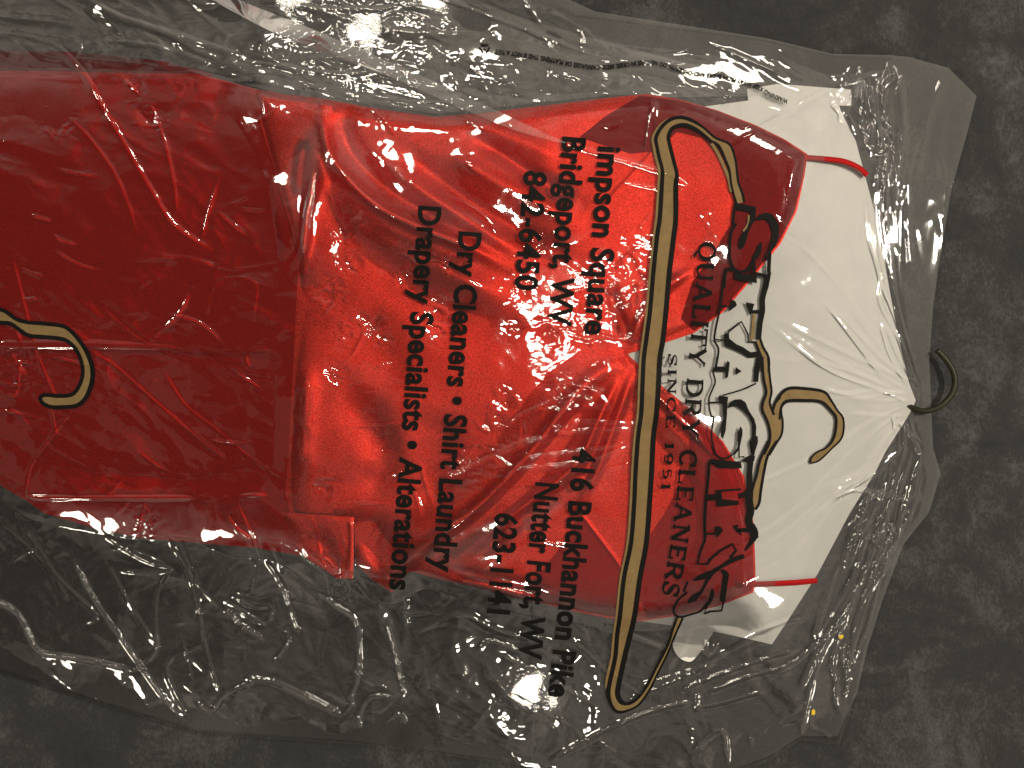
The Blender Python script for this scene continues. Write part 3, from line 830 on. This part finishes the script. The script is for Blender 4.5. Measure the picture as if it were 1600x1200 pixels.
LINES = [('Drapery Specialists \u2022 Alterations', [(655, 321), (633, 620), (609, 921)], 36),
         ('Dry Cleaners \u2022 Shirt Laundry', [(718, 361), (697, 630), (676, 893)], 36),
         ('842-6450', [(820, 266), (805, 452)], 36),
         ('Bridgeport, WV', [(880, 213), (868, 360), (857, 508)], 37),
         ('impson Square', [(936, 228), (926, 370), (914, 522)], 37),
         ('623-1141', [(775, 801), (762, 958)], 36),
         ('Nutter Fort, WV', [(838, 753), (824, 890), (810, 1028)], 37),
         ('416 Buckhannon Pike', [(897, 700), (880, 890), (857, 1088)], 36)]
for txt, path, cap in LINES:
    vs, fs = font_mesh(txt, 0.031, 1.04)
    ink_object('printed_lettering', [(lay_text(vs, path, cap), fs)], M['ink'], 1.0, 3.0, bag)

# stroke alphabet with bracket feet for the roman lines
def bar(p, q, w_):
    p = np.array(p, float); q = np.array(q, float)
    t = q - p; t /= np.linalg.norm(t) + 1e-9
    n = np.array([-t[1], t[0]]) * w_ / 2
    return [p - n, q - n, q + n, p + n], [[0, 1, 2, 3]]
def ribbon(pts, ws, smooth=0, closed=False):
    pts = np.array(pts, float)
    ws = np.full(len(pts), ws, float) if np.isscalar(ws) else np.array(ws, float)
    if smooth and len(pts) > 2:
        q = smooth_poly(np.column_stack([pts, ws]), smooth, closed=closed)
        pts, ws = q[:, :2], q[:, 2]
    t = np.gradient(pts, axis=0)
    L = np.linalg.norm(t, axis=1); L[L == 0] = 1
    t /= L[:, None]
    n = np.stack([-t[:, 1], t[:, 0]], 1) * ws[:, None] / 2
    V = np.concatenate([pts - n, pts + n]); k = len(pts)
    F = [[i, i + 1, k + i + 1, k + i] for i in range(k - 1)]
    return list(V), F
TK, TN, SF = 0.23, 0.13, 0.11
def arcp(cx, cy, rx, ry, a0, a1, n=18):
    return [(cx + rx * math.cos(math.radians(a0 + (a1 - a0) * i / n)), cy + ry * math.sin(math.radians(a0 + (a1 - a0) * i / n))) for i in range(n + 1)]
def ringw(pts, cx, rx, thick=TK, thin=TN):
    return [thin + (thick - thin) * min(1, abs(x - cx) / rx) ** 1.5 for x, y in pts]
def serif(x, y, w_=0.34):
    return bar((x - w_ / 2, y), (x + w_ / 2, y), SF)
def glyph(ch):
    g = []; e = SF / 2
    def stem(x): g.append(bar((x, 0), (x, 1), TK)); g.append(serif(x, e)); g.append(serif(x, 1 - e))
    if ch == 'I': stem(0.2); return g, 0.4
    if ch == 'L': stem(0.2); g.append(bar((0.1, e), (0.85, e), SF)); g.append(bar((0.83, 0), (0.83, 0.26), TN)); return g, 0.9
    if ch == 'E': 
        stem(0.2)
        for y, x in ((e, 0.85), (0.52, 0.68), (1 - e, 0.82)): g.append(bar((0.1, y), (x, y), SF))
        g.append(bar((0.83, 0), (0.83, 0.25), TN)); g.append(bar((0.8, 1), (0.8, 0.78), TN)); return g, 0.92
    if ch == 'T':
        g.append(bar((0.5, 0), (0.5, 1), TK)); g.append(serif(0.5, e)); g.append(bar((0, 1 - e), (1, 1 - e), SF))
        g.append(bar((0.03, 1), (0.03, 0.75), TN)); g.append(bar((0.97, 1), (0.97, 0.75), TN)); return g, 1.0
    if ch == 'A':
        g.append(bar((0.12, 0), (0.54, 1), TN)); g.append(bar((0.56, 1), (1.0, 0), TK)); g.append(bar((0.3, 0.36), (0.84, 0.36), SF)); g.append(serif(0.12, e, 0.3)); g.append(serif(1.0, e, 0.36)); return g, 1.15
    if ch == 'Y':
        g.append(bar((0.12, 1), (0.55, 0.45), TK)); g.append(bar((1.0, 1), (0.55, 0.45), TN)); g.append(bar((0.55, 0), (0.55, 0.5), TK)); g.append(serif(0.55, e)); g.append(serif(0.12, 1 - e)); g.append(serif(1.0, 1 - e, 0.28)); return g, 1.12
    if ch == 'N':
        g.append(bar((0.2, 0), (0.2, 1), TN)); g.append(bar((0.22, 1), (0.95, 0), TK)); g.append(bar((0.95, 0), (0.95, 1), TN)); g.append(serif(0.2, e, 0.3)); g.append(serif(0.14, 1 - e, 0.3)); g.append(serif(0.95, 1 - e, 0.3)); return g, 1.15
    if ch == 'U':
        p = [(0.2, 1), (0.2, 0.4)] + arcp(0.56, 0.37, 0.36, 0.34, 180, 360) + [(0.92, 1)]
        g.append(ribbon(p, [TK if x < 0.4 else TN for x, y in p])); g.append(serif(0.2, 1 - e)); g.append(serif(0.92, 1 - e, 0.3)); return g, 1.12
    if ch in 'QO':
        p = arcp(0.55, 0.5, 0.46, 0.47, 0, 360, 36); g.append(ribbon(p, ringw(p, 0.55, 0.46)))
        if ch == 'Q': g.append(ribbon([(0.5, 0.1), (0.62, -0.08), (0.85, -0.22), (1.0, -0.2)], [0.08, 0.14, 0.12, 0.05], 4))
        return g, 1.1
    if ch == 'C':
        p = arcp(0.55, 0.5, 0.46, 0.47, 42, 318, 30); g.append(ribbon(p, ringw(p, 0.55, 0.46))); g.append(bar((0.92, 0.62), (0.92, 1), TN)); return g, 1.02
    if ch == 'D':
        stem(0.2); p = [(0.2, 0.96)] + arcp(0.5, 0.5, 0.5, 0.46, 90, -90, 20) + [(0.2, 0.04)]; g.append(ribbon(p, [SF + (TK - SF) * max(0, (x - 0.5) / 0.5) for x, y in p])); return g, 1.1
    if ch == 'R':
        stem(0.2); p = [(0.2, 0.96)] + arcp(0.55, 0.72, 0.32, 0.24, 90, -90, 14) + [(0.2, 0.48)]; g.append(ribbon(p, [SF + (TK - SF) * max(0, (x - 0.55) / 0.32) for x, y in p])); g.append(bar((0.55, 0.48), (0.98, 0.0), TK)); g.append(serif(1.0, e, 0.24)); return g, 1.12
    if ch == 'S':
        p = [(0.72, 0.76), (0.6, 0.93), (0.4, 0.97), (0.18, 0.88), (0.14, 0.7), (0.34, 0.55), (0.6, 0.44), (0.74, 0.28), (0.62, 0.08), (0.4, 0.03), (0.2, 0.1), (0.09, 0.28)]
        g.append(ribbon(p, [TN, TN, TN, 0.11, 0.14, TK, TK, 0.14, 0.1, TN, TN, TN], 4)); g.append(bar((0.75, 0.7), (0.75, 1), TN)); g.append(bar((0.08, 0), (0.08, 0.32), TN)); return g, 0.88
    if ch == '1':
        g.append(bar((0.3, 0), (0.3, 1), TK)); g.append(serif(0.3, e, 0.4)); g.append(bar((0.1, 0.84), (0.3, 0.96), TN)); return g, 0.6
    if ch == '9':
        p = arcp(0.38, 0.68, 0.28, 0.29, 0, 360, 24); g.append(ribbon(p, ringw(p, 0.38, 0.28))); g.append(ribbon([(0.66, 0.68), (0.62, 0.35), (0.45, 0.08), (0.15, 0.05)], [TK, 0.14, TN, TN], 4)); return g, 0.8
    if ch == '5':
        g.append(bar((0.18, 0.95), (0.64, 0.95), 0.1)); g.append(bar((0.18, 0.95), (0.16, 0.52), TN)); g.append(ribbon([(0.16, 0.52), (0.35, 0.62), (0.6, 0.55), (0.68, 0.34), (0.58, 0.1), (0.35, 0.03), (0.12, 0.12)], [TN, TN, 0.14, TK, 0.13, TN, TN], 4)); return g, 0.8
    return g, 0.55
def roman(text, path, cap, gap=0.12):
    polys = []; x = 0.0
    for ch in text:
        g, wd = glyph(ch)
        for vs, fs in g:
            polys.append((np.array(vs, float) + (x, 0), fs))
        x += wd + gap
    allv = np.concatenate([p[0] for p in polys]); allv = allv.copy()
    # one shared layout so the letters keep their spacing
    mapped = lay_text(allv, path, cap, cap0=1.0)
    out = []; k = 0
    for vs, fs in polys:
        out.append((mapped[k:k + len(vs)], fs)); k += len(vs)
    return out
ink_object('printed_lettering', roman('QUALITY DRY CLEANERS', [(1093, 377), (1086, 460), (1078, 540), (1071, 620), (1063, 710), (1056, 790), (1047, 860), (1034, 928)], 26), M['ink'], 1.0, 3.0, bag)
ink_object('printed_lettering', roman('SINCE 1951', [(1044, 553), (1042, 630), (1039, 700), (1033, 764)], 14, 0.22), M['ink'], 1.0, 3.0, bag)

# the logo: outline lettering, filled shapes traced stroke by stroke
def zz(o, s, pts): return [(o[0] + x / s, o[1] + y / s) for x, y in pts]
def fillp(pts):
    return list(pts), [list(range(len(pts)))]
LOGO = []
def st(o, pts, w_, s=8.0, sm=3): LOGO.append(ribbon(zz(o, s, pts), 1.3 * w_ / s if np.isscalar(w_) else [1.2 * q / s for q in w_], sm))
def fl(o, pts, s=8.0): LOGO.append(fillp(zz(o, s, pts)))
A = (1080, 300)
st(A, [(530, 178), (660, 195), (805, 225)], 60)
st(A, [(548, 190), (532, 260), (525, 400)], 25)
st(A, [(525, 402), (572, 405)], 20)
st(A, [(562, 405), (510, 480), (487, 600), (480, 760), (492, 860), (530, 950), (600, 992), (660, 988), (720, 950), (765, 880), (795, 820)], 24)
fl(A, [(738, 230), (810, 230), (800, 340), (755, 420), (720, 490), (692, 600), (655, 690), (620, 720), (595, 680), (600, 590), (640, 520), (700, 450), (728, 360)])
fl(A, [(790, 360), (850, 285), (930, 258), (1010, 275), (1070, 350), (1100, 430), (1095, 560), (1050, 680), (1000, 745), (985, 850), (925, 850), (970, 720), (1000, 620), (1010, 500), (980, 400), (930, 340), (860, 345)])
fl(A, [(880, 620), (886, 680), (870, 760), (835, 830), (775, 850), (760, 820), (800, 760), (840, 660)])
st(A, [(980, 760), (974, 880), (970, 1000), (985, 1040)], 38)
st(A, [(780, 850), (784, 950), (792, 1010), (870, 1035), (990, 1062)], 34)
fl(A, [(540, 1000), (820, 1045), (820, 1140), (540, 1090)])
st(A, [(560, 985), (470, 960), (432, 985), (418, 1080), (412, 1200)], 32)
st(A, [(962, 1050), (945, 1130), (930, 1210)], 50)
st(A, [(730, 950), (712, 1010)], 18)
A = (1080, 430)
st(A, [(415, -20), (390, 200), (370, 370), (330, 550), (300, 700), (290, 810), (312, 860), (340, 920), (335, 1010), (310, 1140)], 20)
st(A, [(960, -10), (930, 150), (892, 300), (892, 440), (862, 600), (842, 800)], 50)
st(A, [(372, 380), (500, 386)], 14)
fl(A, [(498, 300), (555, 328), (572, 380), (465, 458)])
fl(A, [(680, 335), (792, 360), (770, 420), (740, 510)])
st(A, [(755, 455), (885, 455)], 32)
st(A, [(460, 712), (630, 580), (710, 740), (712, 830), (805, 836)], 18, sm=0)
fl(A, [(410, 740), (472, 710), (476, 790), (560, 860), (650, 900), (740, 962), (830, 955), (885, 1020), (720, 1032), (600, 960), (418, 880)])
st(A, [(298, 802), (412, 815)], 14)
st(A, [(800, 830), (850, 955), (888, 1060), (882, 1200)], 24)
st(A, [(862, 790), (900, 900), (968, 1030), (970, 1210)], 24)
st(A, [(845, 1030), (812, 1210)], 46)
A = (1080, 560)
fl(A, [(450, 28), (482, 50), (472, 150), (460, 232), (425, 255), (432, 170), (432, 100)])
fl(A, [(300, 98), (440, 104), (432, 168), (288, 160)])
fl(A, [(555, 108), (632, 160), (555, 208)])
st(A, [(325, -20), (305, 95), (275, 170), (300, 290), (260, 400), (222, 500), (226, 620), (252, 720), (280, 742), (257, 900), (257, 1020), (282, 1120), (300, 1200)], 17)
st(A, [(858, 0), (825, 130), (808, 290)], 48)
st(A, [(810, 312), (640, 390), (400, 460)], 15)
fl(A, [(345, 465), (462, 480), (452, 560), (447, 700), (432, 900), (400, 1002), (372, 980), (366, 880), (402, 740), (397, 570), (345, 552)])
st(A, [(225, 550), (345, 550)], 14)
fl(A, [(450, 630), (480, 560), (540, 515), (620, 510), (680, 550), (720, 650), (790, 760), (815, 850), (808, 965), (832, 978), (835, 1050), (800, 1160), (790, 1210), (758, 1210), (780, 1060), (730, 1050), (768, 980), (763, 820), (728, 740), (660, 660), (570, 597), (500, 602)])
fl(A, [(615, 848), (642, 890), (640, 960), (618, 1060), (602, 1140), (540, 1210), (580, 1100), (588, 930)])
st(A, [(888, -20), (905, 250), (940, 420), (897, 550), (892, 650), (950, 780), (986, 920), (975, 1060), (910, 1200)], 25)
st(A, [(962, -20), (985, 250), (1005, 420), (982, 560), (1038, 705)], 22)
A = (1080, 690)
st(A, [(260, -20), (282, 90), (322, 170), (400, 213), (480, 190), (550, 130), (602, 55)], 17)
st(A, [(598, 60), (598, 190), (665, 190)], 15, sm=0)
fl(A, [(628, 242), (700, 188), (760, 168), (800, 175), (790, 240), (740, 262)])
fl(A, [(240, 215), (620, 252), (635, 332), (350, 332), (350, 265), (235, 262)])
st(A, [(228, 255), (215, 450), (190, 700), (172, 950), (176, 1200)], 26)
st(A, [(748, 240), (732, 400), (732, 560), (722, 640)], 50)
st(A, [(722, 620), (732, 760), (748, 870), (722, 980), (745, 1060), (790, 1160), (800, 1210)], 66)
fl(A, [(310, 605), (630, 582), (620, 608), (380, 625), (386, 720), (590, 740), (600, 790), (320, 815)])
st(A, [(195, 700), (325, 695)], 58)
st(A, [(600, 685), (725, 640)], 48)
fl(A, [(300, 1060), (360, 1060), (402, 1110), (330, 1200), (305, 1150)])
st(A, [(185, 1155), (305, 1150)], 18)
fl(A, [(520, 1050), (592, 1038), (575, 1090), (632, 1172), (550, 1105)])
st(A, [(560, 1110), (745, 1098)], 36)
st(A, [(972, -10), (862, 230), (820, 420), (765, 600), (760, 700)], 24)
st(A, [(1075, -10), (960, 170), (910, 380), (870, 620), (850, 770), (800, 850)], 27)
A = (1020, 820)
st(A, [(655, -20), (652, 200), (602, 320), (558, 490), (690, 490), (725, 430)], 21, sm=0)
st(A, [(700, 450), (850, 322), (1000, 240), (1045, 320), (970, 410)], 22, sm=0)
st(A, [(1235, 0), (1285, 110), (1240, 210), (1150, 325)], [60, 62, 46, 12])
st(A, [(1045, 65), (1225, 72)], 36)
fl(A, [(1050, 40), (1090, 60), (1115, 140), (1060, 95)])
fl(A, [(500, 690), (600, 620), (720, 570), (725, 620), (660, 680), (520, 705)])
st(A, [(442, 708), (388, 838), (435, 842)], 17, sm=0)
st(A, [(430, 850), (330, 930), (266, 1040), (272, 1120), (340, 1155), (480, 1120), (600, 1078), (690, 980)], 19)
fl(A, [(720, 620), (700, 700), (620, 850), (540, 950), (450, 988), (438, 950), (500, 880), (600, 828), (670, 680)])
st(A, [(840, 535), (745, 600), (695, 680)], 38)
st(A, [(820, 548), (1000, 440), (1145, 392)], [26, 50, 44])
st(A, [(860, 565), (900, 600), (925, 640)], [30, 50, 60])
fl(A, [(757, 800), (772, 870), (742, 960), (692, 1020), (640, 1112), (660, 1030), (700, 930), (738, 800)])
st(A, [(922, 610), (892, 800), (872, 960)], 52)
st(A, [(890, 940), (860, 1075), (720, 1085), (640, 1112)], 19, sm=0)

# the big printed hanger
OUT = zz((980, 160), 8, [(1390, 1000), (1372, 860), (1350, 700), (1280, 525), (1100, 440), (950, 312), (800, 222), (660, 187), (530, 220), (425, 315), (360, 440), (372, 550), (402, 700), (440, 850)])
OUT = [(1163, 316), (1160, 302)] + OUT + [(1034, 291), (1031, 340), (1027, 368), (1021, 425), (1016, 483), (1010, 530), (1006, 560), (1004, 600), (1002, 645), (997, 683), (993, 740), (991, 785), (986, 848), (975, 903), (969, 960)] \
    + zz((930, 960), 7.5, [(258, 240), (235, 500), (170, 800), (155, 950), (205, 1090), (280, 1145), (400, 1120), (520, 1050), (640, 880), (730, 700), (760, 640), (850, 460), (930, 260), (1030, 40)])
INN = zz((980, 160), 8, [(1300, 1020), (1278, 850), (1230, 720), (1150, 545), (1050, 480), (960, 402), (830, 320), (700, 280), (570, 320), (518, 420), (530, 520), (580, 720), (622, 900)])
INN = [(1151, 318), (1147, 305)] + INN + [(1056, 290), (1056, 340), (1053, 368), (1046, 425), (1041, 483), (1036, 530), (1031, 560), (1029, 600), (1026, 645), (1021, 683), (1018, 740), (1015, 785), (1010, 848), (1000, 903), (992, 960)] \
    + zz((930, 960), 7.5, [(410, 240), (345, 500), (280, 800), (262, 930), (300, 1020), (370, 1050), (450, 1022), (540, 940), (620, 820), (690, 680), (720, 620), (800, 470), (870, 320), (910, 180), (960, 40)])
GOLD = []
def strip(a, b, n=160):
    a = smooth_poly(a, 6, closed=False); b = smooth_poly(b, 6, closed=False)
    ta = np.linspace(0, 1, n)
    ax, ay = along(a, ta); 
    # match each point of a with the nearest advancing point on b
    bx, by = along(b, ta)
    V = [(x, y) for x, y in zip(ax, ay)] + [(x, y) for x, y in zip(bx, by)]
    return V, [[i, i + 1, n + i + 1, n + i] for i in range(n - 1)]
# gold is slightly out of register: it shows left of the outer black line
SHIFT = [(x - (7 if i < 34 and x < 1075 else 0), y) for i, (x, y) in enumerate(OUT)]
GOLD.append(strip(SHIFT[:18], INN[:17], 90))
GOLD.append(strip(SHIFT[17:33], INN[16:32], 60))
GOLD.append(strip(SHIFT[32:], INN[31:], 110))
LOGO.append(ribbon(OUT, [4] * 2 + [3.5] * 6 + [5.5] * 8 + [6.8] * (len(OUT) - 26) + [4.5] * 2 + [3.2] * 8, 5))
LOGO.append(ribbon(INN, [3] * 2 + [3.5] * 6 + [6] * 7 + [8.0] * (len(INN) - 25) + [4.5] * 2 + [3.2] * 8, 5))
GOLD.append(ribbon([(1143, 300), (1139, 280), (1132, 262), (1122, 240), (1112, 224)], 5, 4))
# the printed hook and the arm behind the logo
ho, hs = (1150, 420), 3.158
HO = zz(ho, hs, [(182, 705), (195, 660), (225, 615), (262, 590), (330, 590), (432, 606), (470, 650), (500, 698), (530, 742), (524, 830), (470, 890), (412, 945), (368, 960)])
HI = zz(ho, hs, [(215, 745), (222, 690), (240, 662), (275, 650), (335, 650), (420, 656), (470, 700), (496, 742), (486, 830), (450, 880), (402, 905), (374, 930), (366, 958)])
GOLD.append(strip(HO, HI, 80))
LOGO.append(ribbon(HO, [3, 4, 4.5, 5, 5, 4.5, 3.5, 3, 3, 3, 2.5, 2.5, 2.5], 5)); LOGO.append(ribbon(HI, [3, 4, 4.5, 5, 5, 4.5, 4, 3.5, 3, 3, 2.5, 2.5, 2.5], 5))
A = (1080, 560)
ARM_L = zz((1080, 430), 8, [(800, 830), (850, 955), (888, 1060)]) + zz(A, 8, [(905, 250), (940, 420), (897, 550), (892, 650), (950, 780), (986, 920), (975, 1060), (910, 1200)]) + zz((1080, 690), 8, [(862, 230), (820, 420), (765, 600), (760, 700), (780, 850)])
ARM_R = zz((1080, 430), 8, [(862, 790), (900, 900), (968, 1030)]) + zz(A, 8, [(985, 250), (1005, 420), (990, 560), (1110, 640), (1145, 800), (1130, 950), (1060, 1070), (980, 1200)]) + zz((1080, 690), 8, [(960, 170), (910, 380), (870, 620), (850, 770), (800, 850)])
GOLD.append(strip(ARM_L, ARM_R, 120))
GOLD.append(ribbon(zz(A, 8, [(1085, 720), (1075, 640), (1140, 520), (1240, 450)]), 8, 4))
LOGO.append(ribbon(zz(A, 8, [(1240, 520), (1170, 540), (1128, 600), (1128, 690), (1145, 800), (1130, 950), (1060, 1070), (975, 1210)]), 3.4, 4))
LOGO.append(ribbon(zz(A, 8, [(1030, 700), (1018, 640), (1050, 560), (1120, 480)]), 3.6, 4))
GOLD.append(ribbon(zz((1080, 430), 8, [(790, 480), (775, 650), (760, 810)]), 5, 4))
GOLD.append(ribbon(zz((1080, 300), 8, [(720, 290), (712, 400), (650, 490)]), 3, 4))

# the hook of the next printed hanger at the left end
lo = (0, 460)
LO = zz(lo, 6, [(-260, 60), (-60, 125), (30, 150), (80, 180), (150, 230), (250, 260), (420, 275), (580, 295), (660, 340), (740, 430), (800, 520), (850, 640), (865, 740), (850, 850), (800, 970), (720, 1040), (600, 1055), (480, 1055), (400, 1020), (375, 975)])
LI = zz(lo, 6, [(-260, 190), (-60, 255), (30, 265), (100, 275), (180, 330), (270, 385), (400, 397), (580, 417), (660, 460), (720, 530), (765, 640), (775, 740), (750, 840), (700, 920), (640, 948), (540, 952), (430, 942), (390, 955), (375, 975)])
ink_object('printed_hanger', [strip(LO, LI, 110)], M['gold'], 0.7, 3.0, bag)
ink_object('printed_outline', [ribbon(LO + LI[::-1], 6, 5)], M['ink'], 1.1, 3.0, bag)
ink_object('printed_hanger', GOLD, M['gold'], 0.7, 3.0, bag)
ink_object('printed_logo', LOGO, M['ink'], 1.1, 3.0, bag)

# suffocation warning along the upper edge (upside down in the picture)
vs, fs = font_mesh('WARNING: KEEP AWAY FROM BABIES AND CHILDREN. DO NOT USE IN CRIBS, BEDS, CARRIAGES OR PLAYPENS. THIS IS NOT A TOY', 0.04)
path = [(1232, 156), (1205, 145), (1180, 131), (1130, 117), (1080, 111), (1030, 96), (1000, 95), (940, 102), (900, 98), (850, 88), (800, 80), (773, 77)]
ink_object('warning_print', [(lay_text(vs, path, 7.0), fs)], M['ink'], 1.1, 3.0, bag)
rc = []
for k in range(3):
    a0 = math.radians(90 + 120 * k + 14); a1 = math.radians(210 + 120 * k - 14)
    rc.append(ribbon([(757 + 8.5 * math.cos(a0), 76 + 7.5 * math.sin(a0)), (757 + 8.5 * math.cos(a1), 76 + 7.5 * math.sin(a1))], 2.4))
vs, fs = font_mesh('4', 0.03); rc.append((lay_text(vs, [(759, 75), (755, 75)], 5), fs))
vs, fs = font_mesh('LDPE', 0.02); rc.append((lay_text(vs, [(763, 68), (751, 67)], 3), fs))
vs, fs = font_mesh('PLEASE RECYCLE', 0.02); rc.append((lay_text(vs, [(774, 86), (736, 83)], 3), fs))
ink_object('recycling_mark', rc, M['ink'], 1.1, 3.0, bag)

# ------------------------------------------------------------------ two yellow scraps caught on the film
def blob(name, u, v, ru, rv, mat):
    bm = bmesh.new()
    bmesh.ops.create_icosphere(bm, subdivisions=2, radius=1)
    z = float(sample(Zf, u, v)) + 0.8
    r2 = np.random.RandomState(int(u))
    for q in bm.verts:
        k = 1 + 0.25 * r2.randn() * 0.5
        x, y, h = P(u + q.co.x * ru * k, v + q.co.y * rv * k, z + q.co.z * 0.9)
        q.co = (x, y, h)
    me = bpy.data.meshes.new(name); bm.to_mesh(me); bm.free()
    me.materials.append(mat)
    o = bpy.data.objects.new(name, me); COL.objects.link(o)
    return o
tag(blob('yellow_scrap', 1314, 995, 4, 3.6, M['yellow']), 'round yellow dot on the gathered film nearer the white paper', 'scrap', 'yellow scraps on the bag')
tag(blob('yellow_scrap', 1271, 1113, 3.4, 4.2, M['yellow']), 'ragged yellow fleck near the lower corner of the bag', 'scrap', 'yellow scraps on the bag')
